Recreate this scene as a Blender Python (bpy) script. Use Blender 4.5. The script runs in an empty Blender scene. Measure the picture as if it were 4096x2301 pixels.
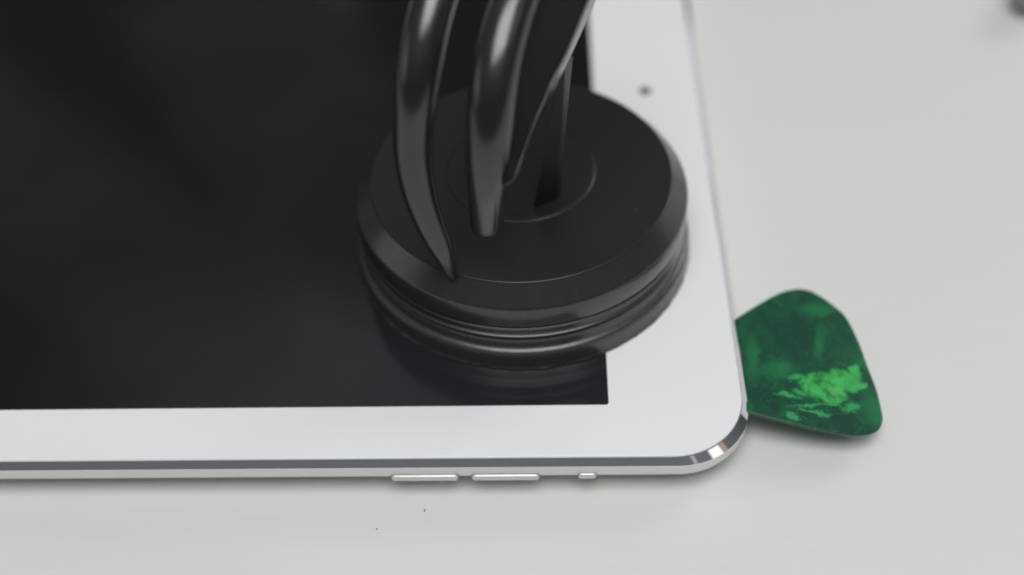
import bpy, bmesh, math, random
from mathutils import Vector, Matrix
random.seed(7)
S = 0.001            # all shapes below are written in millimetres
SC = bpy.context.scene
COL = SC.collection
TOP = 7.5            # height of the tablet's glass above the table, mm

# ------------------------------------------------------------------ camera
CAM_POS = Vector((-28.696459, -98.950001, 149.836318))
PITCH, ROLL, YAW = 0.8177987064, -0.0489479190, 0.0503627278
fwd = Vector((-math.sin(YAW) * math.cos(PITCH), math.cos(YAW) * math.cos(PITCH), -math.sin(PITCH)))
r0 = Vector((math.cos(YAW), math.sin(YAW), 0))
u0 = r0.cross(fwd)
right = r0 * math.cos(ROLL) + u0 * math.sin(ROLL)
up = -r0 * math.sin(ROLL) + u0 * math.cos(ROLL)
cd = bpy.data.cameras.new('camera')
cam = bpy.data.objects.new('camera', cd)
COL.objects.link(cam)
rot = Matrix((right, up, -fwd)).transposed().to_4x4()
cam.matrix_world = Matrix.Translation(CAM_POS * S) @ rot
cd.sensor_width = 36.0
cd.lens = 42.5495
cd.clip_start, cd.clip_end = 0.005, 30.0
cd.dof.use_dof = True
cd.dof.focus_distance = 0.1735
cd.dof.aperture_fstop = 6.2
cd.dof.aperture_blades = 7
SC.camera = cam
SC.cycles.filter_width = 1.9

# ------------------------------------------------------------------ world: the dim room around
world = bpy.data.worlds.new('World')
SC.world = world
world.use_nodes = True
wn, wl = world.node_tree.nodes, world.node_tree.links
bg = wn['Background']
tc = wn.new('ShaderNodeTexCoord')
sp = wn.new('ShaderNodeSeparateXYZ')
wl.new(tc.outputs['Generated'], sp.inputs[0])
mr = wn.new('ShaderNodeMapRange')
mr.inputs['From Min'].default_value, mr.inputs['From Max'].default_value = 0.3, 1.0
wl.new(sp.outputs['Z'], mr.inputs['Value'])
mx = wn.new('ShaderNodeMix'); mx.data_type = 'RGBA'
mx.inputs['A'].default_value = (0.045, 0.045, 0.048, 1)
mx.inputs['B'].default_value = (0.21, 0.22, 0.235, 1)
wl.new(mr.outputs['Result'], mx.inputs['Factor'])
wl.new(mx.outputs['Result'], bg.inputs['Color'])
bg.inputs['Strength'].default_value = 1.0


# ------------------------------------------------------------------ lamps
def area(name, direction, dist, w, h, radiance, color=(1, 1, 1), target=(-25, 30, 10)):
    d = Vector(direction).normalized()
    l = bpy.data.lights.new(name, 'AREA')
    l.shape = 'RECTANGLE'
    l.size, l.size_y = w, h
    l.energy = radiance * math.pi * w * h
    l.color = color
    o = bpy.data.objects.new(name, l)
    COL.objects.link(o)
    o.location = Vector(target) * S + d * dist
    o.rotation_euler = (-d).to_track_quat('-Z', 'Y').to_euler()
    return o


area('ceiling_light', (0.04, -0.29, 1.0), 0.78, 0.52, 0.43, 5.75, (1.0, 0.985, 0.965))
area('window_light', (0.67, 0.56, 0.49), 1.7, 0.6, 0.5, 5.4, (0.94, 0.965, 1.0))
area('far_window_light', (-0.96, -0.10, 0.24), 1.9, 1.2, 0.55, 0.8, (1.0, 0.97, 0.9))
area('side_wall_light', (0.80, 0.55, 0.135), 1.8, 1.4, 0.75, 0.55, (1.0, 0.97, 0.96))
area('desk_lamp_light', (0.665, -0.25, 0.705), 1.5, 0.27, 0.30, 1.1, (1.0, 0.95, 0.84))
area('orange_glint_light', (0.735, -0.13, 0.665), 1.5, 0.09, 0.2, 0.42, (1.0, 0.5, 0.3))  # small lamp added for an orange glint on the polished corner
area('brown_glint_light', (0.40, -0.53, 0.75), 1.5, 0.10, 0.25, 0.3, (1.0, 0.9, 0.85))  # dim lamp added for a faint brownish patch on the polished corner


def strip(name, d0, d1, width, radiance, color, dist=1.7, stretch=1.5, target=(-60, 40, 7)):
    """long dim lamp added out of view, running between two directions"""
    t = Vector(target) * S
    a, b = t + Vector(d0).normalized() * dist, t + Vector(d1).normalized() * dist
    mid = (a + b) / 2
    zz = (mid - t).normalized()
    xx = (b - a).normalized()
    xx = (xx - zz * xx.dot(zz)).normalized()
    yy = zz.cross(xx)
    o = area(name, zz, 1.0, (b - a).length * stretch, width, radiance, color)
    o.matrix_world = Matrix.Translation(mid) @ Matrix((xx, yy, zz)).transposed().to_4x4()
    return o


# dim lamps added out of view for soft reflections in the black glass
strip('glass_band_low', (-0.46, 0.68, 0.57), (-0.20, 0.60, 0.78), 0.26, 0.12, (1.0, 0.93, 0.84))
strip('glass_band_high', (-0.25, 0.81, 0.53), (-0.13, 0.68, 0.72), 0.32, 0.11, (1.0, 0.86, 0.68))
strip('glass_band_right', (-0.28, 0.52, 0.81), (0.10, 0.54, 0.84), 0.16, 0.34, (0.90, 0.94, 1.0))
strip('small_lamp', (-0.172, 0.838, 0.527), (-0.160, 0.838, 0.527), 0.03, 1.3, (1.0, 0.93, 0.78), target=(-74, 117, 7))

SC.view_settings.view_transform = 'Standard'
SC.view_settings.look = 'None'
SC.view_settings.exposure = 0.0
SC.view_settings.gamma = 1.0


# ------------------------------------------------------------------ material helpers
def mat(name, color, rough=0.5, metal=0.0, spec=0.5, coat=0.0, coat_rough=0.05):
    m = bpy.data.materials.new(name)
    m.use_nodes = True
    b = m.node_tree.nodes['Principled BSDF']
    b.inputs['Base Color'].default_value = (*color, 1)
    b.inputs['Roughness'].default_value = rough
    b.inputs['Metallic'].default_value = metal
    b.inputs['Specular IOR Level'].default_value = spec
    b.inputs['Coat Weight'].default_value = coat
    b.inputs['Coat Roughness'].default_value = coat_rough
    return m


def N(m, kind, **kw):
    n = m.node_tree.nodes.new(kind)
    for k, v in kw.items():
        setattr(n, k, v)
    return n


def L(m, a, b):
    m.node_tree.links.new(a, b)


def coords(m, scale=(1000, 1000, 1000)):
    """object coordinates in millimetres, stretched per axis"""
    t = N(m, 'ShaderNodeTexCoord')
    mp = N(m, 'ShaderNodeMapping')
    mp.inputs['Scale'].default_value = scale
    L(m, t.outputs['Object'], mp.inputs['Vector'])
    return mp.outputs['Vector']


def noise(m, vec, scale, detail=4, rough=0.55, dist=0.0):
    n = N(m, 'ShaderNodeTexNoise')
    n.inputs['Scale'].default_value = scale
    n.inputs['Detail'].default_value = detail
    n.inputs['Roughness'].default_value = rough
    n.inputs['Distortion'].default_value = dist
    L(m, vec, n.inputs['Vector'])
    return n.outputs['Fac']


def ramp(m, fac, stops):
    r = N(m, 'ShaderNodeValToRGB')
    e = r.color_ramp.elements
    while len(e) < len(stops):
        e.new(0.5)
    for i, (p, c) in enumerate(stops):
        e[i].position = p
        e[i].color = (*c, 1) if len(c) == 3 else c
    L(m, fac, r.inputs['Fac'])
    return r.outputs['Color']


def math_node(m, op, a, b=None, clamp=False):
    n = N(m, 'ShaderNodeMath', operation=op, use_clamp=clamp)
    for i, v in enumerate((a, b)):
        if v is None:
            continue
        if isinstance(v, (int, float)):
            n.inputs[i].default_value = v
        else:
            L(m, v, n.inputs[i])
    return n.outputs[0]


def g(v):
    return (v, v, v)


def bump(m, height, strength, dist):
    b = N(m, 'ShaderNodeBump')
    b.inputs['Strength'].default_value = strength
    b.inputs['Distance'].default_value = dist
    L(m, height, b.inputs['Height'])
    L(m, b.outputs['Normal'], m.node_tree.nodes['Principled BSDF'].inputs['Normal'])


def rough_noise(m, scale, lo, hi, stretch=(1000, 1000, 1000)):
    c = ramp(m, noise(m, coords(m, stretch), scale, 5), [(0.3, g(lo)), (0.7, g(hi))])
    L(m, c, m.node_tree.nodes['Principled BSDF'].inputs['Roughness'])


# ------------------------------------------------------------------ materials
# table: white laminate with a faint brushed grain along x
M_TABLE = mat('white_laminate', (0.745, 0.75, 0.725), 0.55, spec=0.35)
v = coords(M_TABLE, (60, 1000, 1000))
grain = noise(M_TABLE, v, 1.1, 4, 0.6)
blot = noise(M_TABLE, coords(M_TABLE, (300, 1000, 1000)), 0.05, 3)
mxn = math_node(M_TABLE, 'ADD', math_node(M_TABLE, 'MULTIPLY', grain, 0.6), math_node(M_TABLE, 'MULTIPLY', blot, 0.4))
L(M_TABLE, ramp(M_TABLE, mxn, [(0.25, (0.742, 0.752, 0.735)), (0.75, (0.777, 0.787, 0.772))]),
  M_TABLE.node_tree.nodes['Principled BSDF'].inputs['Base Color'])
bump(M_TABLE, grain, 0.12, 0.0002)

M_BEZEL = mat('white_glass', (0.89, 0.898, 0.918), 0.07, spec=0.5)
M_DISPLAY = mat('black_display_glass', (0.0075, 0.0075, 0.0085), 0.11, spec=0.5)
mottle = noise(M_DISPLAY, coords(M_DISPLAY), 0.035, 5, 0.6, 0.6)
display_black = ramp(M_DISPLAY, mottle, [(0.35, (0.0022, 0.0021, 0.0022)), (0.7, (0.0056, 0.0050, 0.0048))])
# bluish haze painted into the display colour round the foot of the cup
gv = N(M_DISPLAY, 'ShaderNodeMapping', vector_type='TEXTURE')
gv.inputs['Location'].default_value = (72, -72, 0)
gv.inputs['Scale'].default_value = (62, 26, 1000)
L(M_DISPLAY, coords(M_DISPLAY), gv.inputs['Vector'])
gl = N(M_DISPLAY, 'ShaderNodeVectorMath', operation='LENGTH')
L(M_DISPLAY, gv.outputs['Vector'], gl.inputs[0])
gw = math_node(M_DISPLAY, 'ADD', gl.outputs['Value'], math_node(M_DISPLAY, 'MULTIPLY', mottle, 0.9))
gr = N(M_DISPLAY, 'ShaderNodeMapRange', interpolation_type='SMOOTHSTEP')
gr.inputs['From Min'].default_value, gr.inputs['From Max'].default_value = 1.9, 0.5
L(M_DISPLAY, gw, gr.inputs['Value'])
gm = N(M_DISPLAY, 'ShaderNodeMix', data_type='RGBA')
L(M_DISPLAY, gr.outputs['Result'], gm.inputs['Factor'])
L(M_DISPLAY, display_black, gm.inputs['A'])
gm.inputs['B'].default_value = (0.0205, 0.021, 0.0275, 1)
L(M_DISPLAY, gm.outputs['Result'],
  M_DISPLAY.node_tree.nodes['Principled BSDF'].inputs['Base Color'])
M_ALU = mat('bead_blasted_aluminium', (0.80, 0.805, 0.79), 0.42, metal=0.75)
M_POLISH = mat('polished_aluminium', (0.80, 0.82, 0.86), 0.07, metal=1.0)
rough_noise(M_POLISH, 1.5, 0.03, 0.07)
M_BUTTON = mat('satin_aluminium', (0.74, 0.74, 0.73), 0.42, metal=0.5)
M_SLOT = mat('dark_seam', (0.36, 0.36, 0.35), 0.6)
M_GASKET = mat('brown_grey_gasket', (0.17, 0.15, 0.12), 0.6)
M_LENS = mat('dark_lens_glass', (0.03, 0.03, 0.035), 0.1)

M_CUP = mat('black_moulded_plastic', (0.029, 0.0285, 0.028), 0.28, spec=0.75)
rough_noise(M_CUP, 0.6, 0.21, 0.29)
M_DISC = mat('black_satin_plastic', (0.0155, 0.016, 0.017), 0.33, spec=0.42)
vo = N(M_DISC, 'ShaderNodeTexVoronoi')
vo.inputs['Scale'].default_value = 0.32
L(M_DISC, coords(M_DISC), vo.inputs['Vector'])
dn = noise(M_DISC, coords(M_DISC), 0.25, 2, 0.5)
sp_ = math_node(M_DISC, 'ADD', vo.outputs['Distance'], math_node(M_DISC, 'MULTIPLY', dn, 0.25))
L(M_DISC, ramp(M_DISC, sp_, [(0.135, (0.04, 0.04, 0.04)), (0.185, (0.0175, 0.018, 0.019))]),
  M_DISC.node_tree.nodes['Principled BSDF'].inputs['Base Color'])
M_RUBBER = mat('black_rubber', (0.043, 0.0415, 0.041), 0.34, spec=0.75)
rough_noise(M_RUBBER, 0.9, 0.24, 0.36)
M_HANDLE = mat('black_glossy_plastic', (0.0185, 0.0185, 0.0195), 0.22, spec=0.9)
rough_noise(M_HANDLE, 0.5, 0.19, 0.26)
M_LEVER = mat('black_lever_plastic', (0.011, 0.0112, 0.012), 0.22, spec=0.5)
M_PLATE = mat('black_textured_plastic', (0.0125, 0.0135, 0.015), 0.6, spec=0.2)
M_POST = mat('black_satin_post', (0.018, 0.018, 0.019), 0.5, spec=0.45)
M_EDGE_GLINT = mat('black_edge_glint', (0.06, 0.06, 0.063), 0.35, spec=0.8)  # lighter black: the edge highlight is put into the colour
M_TOOL = mat('grey_brown_plastic', (0.27, 0.25, 0.24), 0.5)
M_SPECK = mat('dark_grit', (0.24, 0.23, 0.20), 0.8)

# guitar pick: green pearloid, swirls in object space (millimetres)
M_PICK = mat('green_pearloid', (0.02, 0.15, 0.06), 0.2, spec=0.3, coat=0.5, coat_rough=0.05)
PB = M_PICK.node_tree.nodes['Principled BSDF']


def pick_material():
    m = M_PICK
    vec = coords(m)
    warp = N(m, 'ShaderNodeTexNoise')
    warp.inputs['Scale'].default_value = 0.34
    warp.inputs['Detail'].default_value = 6
    warp.inputs['Roughness'].default_value = 0.7
    L(m, vec, warp.inputs['Vector'])
    wv = N(m, 'ShaderNodeVectorMath', operation='MULTIPLY_ADD')
    L(m, warp.outputs['Color'], wv.inputs[0])
    wv.inputs[1].default_value = (2.6, 2.6, 0)
    L(m, vec, wv.inputs[2])
    fine = N(m, 'ShaderNodeTexNoise')
    fine.inputs['Scale'].default_value = 1.1
    fine.inputs['Detail'].default_value = 4
    fine.inputs['Roughness'].default_value = 0.6
    L(m, vec, fine.inputs['Vector'])
    wv2 = N(m, 'ShaderNodeVectorMath', operation='MULTIPLY_ADD')
    L(m, fine.outputs['Color'], wv2.inputs[0])
    wv2.inputs[1].default_value = (1.7, 1.7, 0)
    L(m, wv.outputs[0], wv2.inputs[2])
    wvo = wv2.outputs[0]

    def blob(cx, cy, rx, ry, ang, soft):
        """smooth mask of a warped ellipse, centred in millimetres"""
        mp = N(m, 'ShaderNodeMapping', vector_type='TEXTURE')
        mp.inputs['Location'].default_value = (cx + 2.15, cy + 2.15, 0)
        mp.inputs['Rotation'].default_value = (0, 0, ang)
        mp.inputs['Scale'].default_value = (rx, ry, 1000)
        L(m, wvo, mp.inputs['Vector'])
        ln = N(m, 'ShaderNodeVectorMath', operation='LENGTH')
        L(m, mp.outputs['Vector'], ln.inputs[0])
        r = N(m, 'ShaderNodeMapRange', interpolation_type='SMOOTHSTEP')
        r.inputs['From Min'].default_value = 1.0 + soft
        r.inputs['From Max'].default_value = 1.0 - soft
        L(m, ln.outputs['Value'], r.inputs['Value'])
        return r.outputs['Result']

    base = ramp(m, noise(m, wvo, 0.2, 6, 0.62, 2.2),
                [(0.30, (0.011, 0.052, 0.038)), (0.46, (0.011, 0.074, 0.042)), (0.60, (0.012, 0.105, 0.045)), (0.76, (0.02, 0.165, 0.062))])
    cur = base
    look = {'dark': ((0.010, 0.058, 0.040), 0.75, 0.5), 'mid': ((0.018, 0.20, 0.07), 0.7, 0.75), 'st': ((0.045, 0.37, 0.125), 0.85, 0.5),
            'main': ((0.055, 0.43, 0.10), 1.0, 0.22), 'core': ((0.12, 0.56, 0.15), 0.8, 0.6)}
    for kind, cx, cy, rx, ry, ang in sorted((
        ('main', 11.6, 15.3, 2.96, 2.33, 0.00),
            ('main', 15.0, 16.6, 2.24, 1.83, 0.30),
            ('main', 12.8, 13.7, 1.96, 1.29, 0.00),
            ('main', 17.0, 18.5, 0.75, 1.35, 0.00),
            ('main', 17.5, 15.9, 0.80, 0.57, 0.00),
            ('core', 13.7, 14.7, 0.99, 0.75, 0.00),
            ('st', 6.1, 13.1, 1.46, 0.40, 0.10),
            ('st', 7.7, 13.9, 0.98, 0.37, 0.40),
            ('st', 7.7, 16.6, 1.11, 0.44, -0.30),
            ('st', 9.3, 11.6, 2.92, 0.27, -0.10),
            ('st', 12.7, 12.2, 1.22, 0.31, 0.40),
            ('st', 15.3, 11.5, 1.22, 0.79, -0.50),
            ('st', 10.7, 10.2, 1.21, 0.36, 0.30),
            ('st', 8.9, 10.5, 1.45, 0.24, 0.10),
            ('st', 6.2, 9.3, 0.72, 0.59, 0.00),
            ('mid', 18.9, 11.5, 1.47, 3.03, 0.00),
            ('mid', 18.3, 20.4, 1.01, 0.85, 0.00),
            ('mid', 12.4, 23.7, 0.66, 2.96, 0.20),
            ('mid', 13.4, 31.1, 2.62, 0.98, -0.20),
            ('mid', 1.4, 19.8, 0.79, 3.79, 0.10),
            ('mid', 5.4, 17.9, 1.98, 1.58, -0.30),
            ('dark', 0.2, 15.3, 1.71, 2.76, 0.00),
            ('dark', 13.8, 9.8, 1.69, 1.20, 0.00),
            ('dark', 3.0, 12.6, 2.42, 1.66, -0.30),
            ('dark', 15.2, 13.9, 0.98, 0.68, 0.00),
            ('dark', 8.9, 25.0, 3.06, 3.96, 0.00)), key=lambda q: list(look).index(q[0])):
        colr, k, soft = look[kind]
        mk = math_node(m, 'MULTIPLY', blob(cx, cy, rx * 1.1, ry * 1.1, -ang, soft), k)
        mi = N(m, 'ShaderNodeMix', data_type='RGBA')
        L(m, mk, mi.inputs['Factor'])
        L(m, cur, mi.inputs['A'])
        if kind in ('main', 'st'):
            tone = ramp(m, noise(m, wvo, 0.45, 5, 0.65, 1.0), [(0.34, tuple(c * 0.42 for c in colr)), (0.48, colr), (0.68, tuple(c * 1.3 for c in colr))])
            L(m, tone, mi.inputs['B'])
        else:
            mi.inputs['B'].default_value = (*colr, 1)
        cur = mi.outputs['Result']
    # thin bright veins, mostly in the lower half
    vn = noise(m, wv.outputs[0], 0.2, 3, 0.5, 1.2)
    ridge = math_node(m, 'ABSOLUTE', math_node(m, 'SUBTRACT', vn, 0.5))
    rr = N(m, 'ShaderNodeMapRange', interpolation_type='SMOOTHSTEP')
    rr.inputs['From Min'].default_value, rr.inputs['From Max'].default_value = 0.014, 0.0
    L(m, ridge, rr.inputs['Value'])
    low = blob(10, 11, 12, 7, 0.0, 0.7)
    mi = N(m, 'ShaderNodeMix', data_type='RGBA')
    L(m, math_node(m, 'MULTIPLY', rr.outputs['Result'], math_node(m, 'ADD', math_node(m, 'MULTIPLY', low, 0.22), 0.08)), mi.inputs['Factor'])
    L(m, cur, mi.inputs['A'])
    mi.inputs['B'].default_value = (0.06, 0.36, 0.13, 1)
    L(m, mi.outputs['Result'], PB.inputs['Base Color'])


pick_material()


# ------------------------------------------------------------------ object helpers
def tag(o, label=None, cat=None, group=None, kind=None):
    for k, val in (('label', label), ('category', cat), ('group', group), ('kind', kind)):
        if val:
            o[k] = val
    return o


def thing(name, loc, label, cat):
    o = bpy.data.objects.new(name, None)
    o.empty_display_size = 0.01
    COL.objects.link(o)
    o.location = Vector(loc) * S
    return tag(o, label, cat)


def obj(name, bm, m, parent=None, smooth=40, origin=None):
    """link a bmesh (world millimetres) as one mesh object, its origin at the parent's or at `origin`"""
    o0 = Vector(origin) * S if origin is not None else Vector((0, 0, 0))
    if parent is not None:
        o0 = Vector((0, 0, 0))
        q = parent
        while q:
            o0 += q.location
            q = q.parent
    bm.transform(Matrix.Translation(-o0) @ Matrix.Scale(S, 4))
    bmesh.ops.recalc_face_normals(bm, faces=bm.faces)
    me = bpy.data.meshes.new(name)
    for f in bm.faces:
        f.smooth = True
    lim = math.radians(smooth)
    for e in bm.edges:
        if len(e.link_faces) == 2 and e.calc_face_angle(0) > lim:
            e.smooth = False
    bm.to_mesh(me)
    bm.free()
    me.materials.append(m)
    o = bpy.data.objects.new(name, me)
    COL.objects.link(o)
    if parent is not None:
        o.parent = parent
    elif origin is not None:
        o.location = o0
    return o


def rounded_rect(x0, y0, x1, y1, r, n=24):
    """counter-clockwise outline"""
    pts = []
    for cx, cy, a0 in ((x1 - r, y0 + r, -90), (x1 - r, y1 - r, 0), (x0 + r, y1 - r, 90), (x0 + r, y0 + r, 180)):
        for i in range(n + 1):
            a = math.radians(a0 + 90 * i / n)
            pts.append((cx + r * math.cos(a), cy + r * math.sin(a)))
    return pts


def loft(rings, cap_first=False, cap_last=False, closed=True):
    bm = bmesh.new()
    vs = [[bm.verts.new(p) for p in ring] for ring in rings]
    n = len(vs[0])
    for a, b in zip(vs, vs[1:]):
        for i in range(n if closed else n - 1):
            j = (i + 1) % n
            bm.faces.new((a[i], a[j], b[j], b[i]))
    if cap_first:
        bm.faces.new(vs[0][::-1])
    if cap_last:
        bm.faces.new(vs[-1])
    return bm


def lathe(profile, cx, cy, n=160, wob=None):
    rings = []
    for k, (r, z) in enumerate(profile):
        ring = []
        for i in range(n):
            a = 2 * math.pi * i / n
            rr = r + (wob[k][i] if wob and wob.get(k) else 0)
            ring.append((cx + rr * math.cos(a), cy + rr * math.sin(a), z))
        rings.append(ring)
    return rings


def catmull(P, sub=8):
    out = []
    n = len(P)
    for i in range(n - 1):
        p0, p1, p2, p3 = P[max(i - 1, 0)], P[i], P[i + 1], P[min(i + 2, n - 1)]
        for s in range(sub):
            t = s / sub
            out.append(tuple(0.5 * (2 * b + (c - a) * t + (2 * a - 5 * b + 4 * c - d) * t * t + (3 * b - a - 3 * c + d) * t ** 3)
                             for a, b, c, d in zip(p0, p1, p2, p3)))
    out.append(tuple(P[-1]))
    return out


def relax(path, times=14):
    """even out kinks along a dense path, ends kept"""
    for _ in range(times):
        path = [path[0]] + [tuple((a + 2 * b + c) / 4 for a, b, c in zip(path[i - 1], path[i], path[i + 1])) for i in range(1, len(path) - 1)] + [path[-1]]
    return path


def tube(path, n=28, cap0='round', cap1='round', ref=(1, 0, 0), depth=1.0, expo=2.0):
    """sweep a (super)ellipse along (x, y, z, radius) points; round or flat ends"""
    P = [Vector(p[:3]) for p in path]
    R = [p[3] for p in path]
    T = []
    for i in range(len(P)):
        T.append((P[min(i + 1, len(P) - 1)] - P[max(i - 1, 0)]).normalized())

    def ends(i, sgn):
        e = []
        for k in range(1, 7):
            a = math.pi / 2 * k / 6
            e.append((P[i] + T[i] * sgn * R[i] * 0.75 * math.sin(a), R[i] * max(math.cos(a), 0.02), T[i]))
        return e
    seq = [(P[i], R[i], T[i]) for i in range(len(P))]
    if cap0 == 'round':
        seq = ends(0, -1)[::-1] + seq
    if cap1 == 'round':
        seq = seq + ends(len(P) - 1, 1)
    rings = []
    for p, r, t in seq:
        u = (Vector(ref) - t * Vector(ref).dot(t)).normalized()
        w = t.cross(u)
        ring = []
        for i in range(n):
            a = 2 * math.pi * i / n
            c, s = math.cos(a), math.sin(a)
            c = math.copysign(abs(c) ** (2 / expo), c)
            s = math.copysign(abs(s) ** (2 / expo), s)
            ring.append(p + u * r * c + w * r * s * depth)
        rings.append(ring)
    return loft(rings, True, True)


# ------------------------------------------------------------------ table
bm = bmesh.new()
bmesh.ops.create_cube(bm, size=1, matrix=Matrix.Translation((-60, 220, -12)) @ Matrix.Diagonal((1100, 800, 24, 1)))
tb = obj('tabletop', bm, M_TABLE, origin=(-60, 120, 0))
tag(tb, kind='structure')

# ------------------------------------------------------------------ tablet
LEN, WID = 240.0, 169.5
tablet = thing('tablet_computer', (-LEN / 2, WID / 2, 0),
               'white tablet computer with black display lying face up on the table', 'tablet')
OR = 11.2
CW = 1.2


def outline(inset, z, r=None, n=24):
    return [(x, y, z) for x, y in rounded_rect(-LEN + inset, inset, -inset, WID - inset, r or max(OR - inset, 0.5), n)]


# body: straight side wall, then curving in to the flat back
prof = [(0.0, 6.3), (0.0, 4.9), (0.1, 4.4), (0.5, 3.6), (1.3, 2.6), (2.6, 1.6), (4.4, 0.75), (6.8, 0.22), (9.5, 0.04)]
rings = [outline(2.4, 6.28)] + [outline(i + 0.2, z) for i, z in prof]
obj('body', loft(rings, True, True), M_ALU, tablet, 50)
# polished bevelled edge
pe = [(0.2, 6.3, 11.0), (0.23, 6.42, 11.0), (1.11, 7.14, 11.0), (1.12, 6.6, 11.0)]
obj('polished_edge', loft([outline(i, z, r) for i, z, r in pe]), M_POLISH, tablet, 10)
# gasket line between edge and glass
obj('gasket', loft([outline(i, z, 11.0) for i, z in ((1.112, 6.9), (1.115, 7.17), (1.30, 7.22), (1.34, 6.9))]), M_GASKET, tablet, 25)
# bezel with a window for the display
sx, sy = 20.8, 10.4
X0, Y0, X1, Y1 = -LEN + sx, sy, -sx, WID - sy
inner = rounded_rect(X0, Y0, X1, Y1, 0.45, 24)


def inn(z, d=0.0):
    return [(x, y, z) for x, y in rounded_rect(X0 + d, Y0 + d, X1 - d, Y1 - d, 0.45, 24)]


rings = [outline(1.22, 6.75, 11.0), outline(1.20, 7.36, 11.0), outline(1.24, 7.45, 11.0), outline(1.34, 7.496, 11.0), outline(1.42, 7.5, 11.0), outline(1.6, 7.5, 11.0), inn(7.5, -0.05), inn(7.5), inn(6.75)]
obj('bezel', loft(rings), M_BEZEL, tablet, 50)
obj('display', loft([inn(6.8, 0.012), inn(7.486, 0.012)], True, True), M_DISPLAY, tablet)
# camera dot in the wide end of the bezel
bm = loft(lathe([(0.02, 7.515), (0.9, 7.515), (1.08, 7.506), (1.1, 7.502)], -11.0, 84.75, 32), True, False)
obj('front_camera', bm, M_LENS, tablet)


def side_button(x0, x1, z, h, dep, name):
    """rounded bar standing proud of the side wall"""
    rings = []
    hh = h / 2
    for d, s in ((1.0, 1.0), (-dep + 0.40, 1.0), (-dep + 0.24, 0.86), (-dep + 0.18, 0.6)):
        o = rounded_rect(x0 + (1 - s) * hh, z - hh * s, x1 - (1 - s) * hh, z + hh * s, hh * s * 0.9, 8)
        rings.append([(x, d, zz) for x, zz in o])
    b = obj(name, loft(rings, False, True), M_BUTTON, tablet, 45)
    seam = [[(x, yy, zz) for x, zz in rounded_rect(x0 - e, z - hh - e, x1 + e, z + hh + e, (hh + e) * 0.9, 8)] for e, yy in ((0.12, 0.25), (0.12, 0.188), (-0.1, 0.188))]
    obj('button_slot', loft(seam), M_SLOT, b, 45)
    return b


side_button(-52.4, -42.8, 4.1, 1.1, 0.38, 'volume_button')
side_button(-40.8, -31.1, 4.1, 1.1, 0.38, 'volume_button')
side_button(-25.5, -22.9, 4.25, 1.05, 0.3, 'mute_switch')

# ------------------------------------------------------------------ suction cup
CX, CY = -33.7, 44.6
cup = thing('suction_cup', (CX, CY, TOP), 'black ribbed suction cup with handle stuck on the corner of the tablet', 'suction cup')


def P(prof):
    return [(r, z + TOP) for r, z in prof]


n = 288
ph = [random.uniform(0, 6.28) for _ in range(9)]
rag = [0.045 * sum(math.sin((k * 7 + 9) * 2 * math.pi * i / n + ph[k]) for k in range(9)) / 3 + random.uniform(-0.04, 0.04) for i in range(n)]
rub = P([(20, 0.02), (27.4, 0.02), (27.5, 0.08), (27.5, 0.22), (27.38, 0.42), (27.32, 0.7), (27.26, 2.2), (27.2, 3.1), (27.13, 3.35), (26.98, 3.52),
         (26.75, 3.66), (26.5, 3.76), (26.42, 3.95), (26.38, 4.6), (26.36, 5.55), (26.28, 5.68), (24, 5.72)])
obj('rubber_pad', loft(lathe(rub, CX, CY, n, {2: rag, 3: rag, 1: rag}), True, True), M_RUBBER, cup, 32)
hou = P([(24, 5.7), (25.95, 5.72), (26.0, 5.9), (26.15, 6.05), (26.42, 6.15), (26.46, 6.3), (26.4, 6.45), (26.2, 6.55), (26.14, 6.7), (26.14, 7.3), (26.3, 7.42), (26.44, 7.55),
         (26.46, 7.95), (26.4, 8.15), (26.1, 8.28), (26.02, 8.4), (26.1, 8.55), (26.4, 8.68), (26.46, 8.9), (26.44, 9.9), (26.46, 10.05), (26.44, 11.95), (26.38, 12.25), (26.22, 12.5),
         (26.02, 12.72), (24.02, 15.05), (23.86, 15.25)])
obj('housing', loft(lathe(hou, CX, CY, n), True, False), M_CUP, cup, 32)
top = P([(23.85, 15.25), (23.78, 15.36), (23.62, 15.42), (23.4, 15.43), (11.9, 15.43)])
obj('top_disc', loft(lathe(top, CX, CY, n), False, True), M_DISC, cup, 45)
hub = P([(11.9, 15.4), (11.75, 15.48), (11.5, 15.58), (11.2, 15.62), (10.8, 15.62), (10.4, 15.58), (10.0, 15.56), (2.0, 15.56)])
obj('hub', loft(lathe(hub, CX, CY + 0.6, 120), False, True), M_DISC, cup, 45)

# handle: two upright rods that bow over towards the back and meet in a grip above
RAIL_OUTER = [(-43.25, 22.15, 22.8, 0.55), (-43.7, 22.2, 24.3, 1.12), (-44.35, 22.15, 28.0, 1.72), (-45.4, 22.45, 31.5, 1.98), (-46.5, 22.9, 35.5, 2.2),
              (-47.2, 23.4, 40.3, 2.42), (-47.45, 24.6, 45.0, 2.6), (-46.94, 25.48, 48.50, 2.76), (-46.25, 25.64, 52.50, 2.86),
              (-45.46, 27.78, 57.50, 2.9), (-43.87, 33.28, 62.50, 2.86), (-41.0, 40.5, 66.5, 2.8), (-37.0, 48.0, 69.0, 2.8)]
RAIL_INNER = [(-37.95, 23.28, 32.50, 2.34), (-37.70, 22.65, 37.50, 2.56), (-37.32, 21.90, 43.00, 2.80), (-37.0, 21.95, 47.00, 2.95),
              (-36.70, 22.77, 50.50, 3.02), (-36.32, 24.10, 53.80, 3.08), (-35.54, 27.20, 58.00, 3.08), (-33.29, 33.65, 62.00, 2.97),
              (-30.2, 41.0, 65.5, 2.9), (-26.5, 48.5, 68.0, 2.8)]
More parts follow.
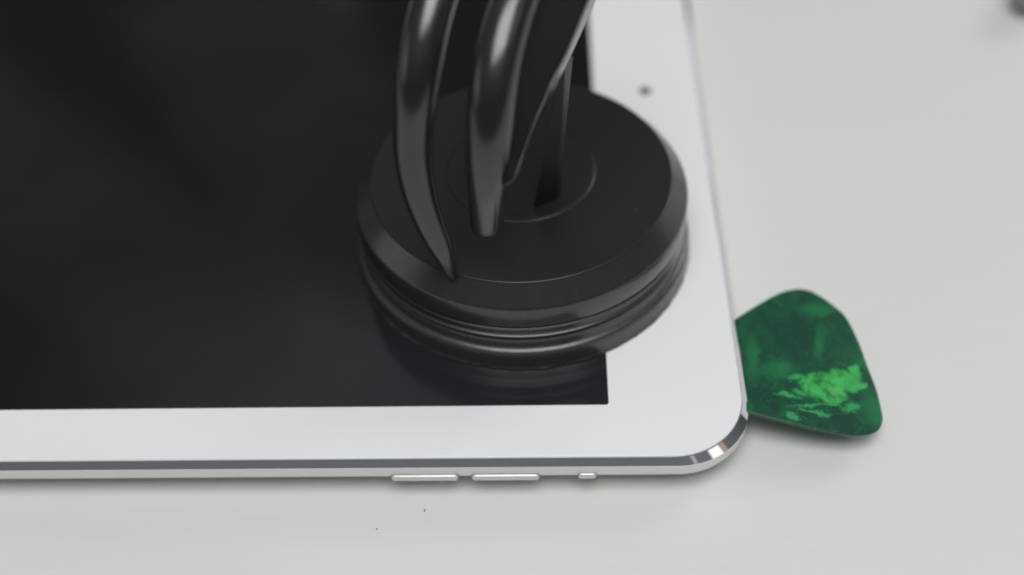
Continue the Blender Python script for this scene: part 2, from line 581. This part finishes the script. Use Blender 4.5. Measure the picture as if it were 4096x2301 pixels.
EDGE_A = [(-36.4, 20.6, 41.6), (-33.93, 19.85, 43.50), (-32.59, 22.59, 45.50), (-30.95, 25.53, 48.50), (-29.20, 28.60, 51.00), (-28.49, 30.00, 52.00),
          (-26.59, 33.08, 54.00), (-23.87, 38.87, 57.50), (-21.2, 44.6, 61.0)]
EDGE_B = [(-36.3, 21.0, 41.2), (-33.75, 20.96, 42.50), (-32.31, 24.33, 44.00), (-30.57, 28.22, 46.30), (-28.64, 31.75, 48.00), (-27.59, 34.59, 48.50),
          (-25.64, 39.02, 50.00), (-22.51, 46.54, 52.50), (-19.5, 53.0, 55.5)]
POST_L = [(-31.60, 36.39, 23.20), (-30.53, 36.62, 29.50), (-29.52, 37.20, 35.50), (-28.38, 37.20, 41.50), (-27.12, 36.62, 50.00)]
POST_R = [(-28.25, 38.12, 23.20), (-27.84, 38.00, 29.50), (-27.35, 38.10, 35.50), (-26.98, 37.80, 41.50), (-26.70, 36.80, 50.00)]
POST_B = [(-27.36, 39.51, 23.20), (-27.06, 40.50, 29.50), (-26.49, 41.60, 35.50), (-26.06, 41.50, 41.50), (-25.60, 40.60, 48.00)]
obj('outer_rod', tube(relax(catmull(RAIL_OUTER), 70), 40, expo=2.1), M_HANDLE, cup, 60)
obj('inner_rod', tube(relax(catmull(RAIL_INNER), 50), 40, expo=2.15), M_HANDLE, cup, 60)
grip = [(-38.5, 44.5, 68.0, 2.9), (-36.5, 49.5, 69.8, 3.2), (-31.5, 52.5, 70.6, 3.3), (-26.5, 52.5, 69.5, 3.2), (-22.8, 52.5, 65.0, 2.8), (-20.3, 49.5, 58.5, 2.4)]
obj('grip', tube(catmull(grip)), M_HANDLE, cup, 60)
# lever plate from the inner rod to its right edge, with a narrow flank turned to the right
cin = catmull(RAIL_INNER, 8)
ea, eb = catmull(EDGE_A, 6), catmull(EDGE_B, 6)


def at_z(path, z):
    for a, b in zip(path, path[1:]):
        if a[2] <= z <= b[2]:
            t = (z - a[2]) / (b[2] - a[2] + 1e-9)
            return Vector([a[k] + (b[k] - a[k]) * t for k in range(3)])
    return Vector((path[0] if z < path[0][2] else path[-1])[:3])


rings, flank = [], []
for e, f in zip(ea, eb):
    a = at_z(cin, e[2] + 2.0)
    e, f = Vector(e), Vector(f)
    d = (e - f)
    rings.append([a + d * 0.1, e, e.lerp(f, 0.5), a - d * 0.7])
    flank.append([e + (e - a) * 0.004, f, f.lerp(a, 0.12), e.lerp(a, 0.12) - d * 0.12])
obj('lever_plate', loft(rings, True, True), M_PLATE, cup, 30)
obj('plate_flange', loft(flank, True, True), M_LEVER, cup, 30)
cl, cr, cb = catmull(POST_L, 5), catmull(POST_R, 5), catmull(POST_B, 5)
rings = []
for l, r, b in zip(cl, cr, cb):
    l, r, b = Vector(l), Vector(r), Vector(b)
    rings.append([l, r.lerp(l, 0.06), r + (b - r) * 0.04, b, l + (b - r)])
obj('plate_edge', tube([(*e, 0.09 + 0.10 * i / len(ea)) for i, e in enumerate(ea)], 10), M_EDGE_GLINT, cup, 60)  # thin bead added along the plate to carry its painted highlight
obj('post', loft(rings, True, True), M_POST, cup, 30)

# ------------------------------------------------------------------ guitar pick slipped under the glass
PICK = [(-1.00, 27.18), (2.84, 30.51), (6.16, 33.16), (8.38, 34.59), (10.53, 35.36), (12.16, 35.35), (13.50, 34.77), (15.71, 32.80), (17.73, 29.98),
        (18.86, 25.17), (19.33, 20.70), (19.90, 15.38), (19.88, 10.99), (19.63, 9.54), (18.98, 8.30), (18.08, 7.51), (16.67, 6.94), (14.78, 6.70),
        (11.39, 6.96), (8.05, 7.49), (2.48, 8.80), (-1.31, 9.90),
        (-4.6, 11.6), (-6.0, 15), (-5.6, 20.5), (-4.4, 24.2)]


def closed_spline(Q, sub=6):
    out = []
    m = len(Q)
    for i in range(m):
        p0, p1, p2, p3 = Q[i - 1], Q[i], Q[(i + 1) % m], Q[(i + 2) % m]
        for s in range(sub):
            t = s / sub
            out.append(tuple(0.5 * (2 * b + (c - a) * t + (2 * a - 5 * b + 4 * c - d) * t * t + (3 * b - a - 3 * c + d) * t ** 3)
                             for a, b, c, d in zip(p0, p1, p2, p3)))
    return out


def pick_z(x):
    return 6.83 - max(x + 2.0, 0) * 0.125


po = closed_spline(PICK)
pcx, pcy = 7.5, 19.0


def pick_ring(inset, dz):
    ring = []
    for x, y in po:
        d = math.hypot(x - pcx, y - pcy)
        k = (d - inset) / d
        xx, yy = pcx + (x - pcx) * k, pcy + (y - pcy) * k
        ring.append((xx, yy, pick_z(xx) + dz))
    return ring


bm = loft([pick_ring(1.5, -0.66), pick_ring(0.3, -0.64), pick_ring(0.06, -0.54), pick_ring(0, -0.42), pick_ring(0.0, -0.2), pick_ring(0.03, -0.09), pick_ring(0.10, -0.02), pick_ring(0.16, 0), pick_ring(0.24, 0), pick_ring(1.5, 0)], True, True)
pk = obj('guitar_pick', bm, M_PICK, smooth=50, origin=(0, 0, 0))
tag(pk, 'green marbled guitar pick wedged under the right edge of the tablet glass', 'guitar pick')

# ------------------------------------------------------------------ far corner thing and table specks
hx, hy = 70.4, 117.6
hd = Vector((0.55, 0.83, 0)).normalized()
path = [(hx + hd.x * t, hy + hd.y * t, r, r) for t, r in ((0, 3.8), (1.0, 4.6), (3, 5.0), (12, 5.2), (40, 5.4), (80, 5.0))]
path = [(x, y, 4.3, r * 0.8) for x, y, z, r in path]
th_ = obj('tool_handle', tube(path, 24), M_TOOL, smooth=60, origin=(hx, hy, 0))
tag(th_, 'blurred grey brown rounded tool end at the far right corner of the table', 'tool')


def speck(x, y, pts, label):
    ring0 = [(x + a, y + b, 0.0) for a, b in pts]
    ring1 = [(x + a * 0.8, y + b * 0.8, 0.12) for a, b in pts]
    o = obj('table_speck', loft([ring0, ring1], True, True), M_SPECK, origin=(x, y, 0))
    tag(o, label, 'speck', 'specks on the table')


speck(-47.8, -2.8, [(-0.1, -0.3), (0.08, -0.22), (0.12, 0.05), (0.02, 0.34), (-0.1, 0.1)],
      'larger dark speck on the white table just below the volume buttons')
speck(-54.5, -5.9, [(-0.12, -0.1), (0.1, -0.12), (0.12, 0.08), (-0.06, 0.12)],
      'tiny dot of grit on the white table, lower left of the larger speck')
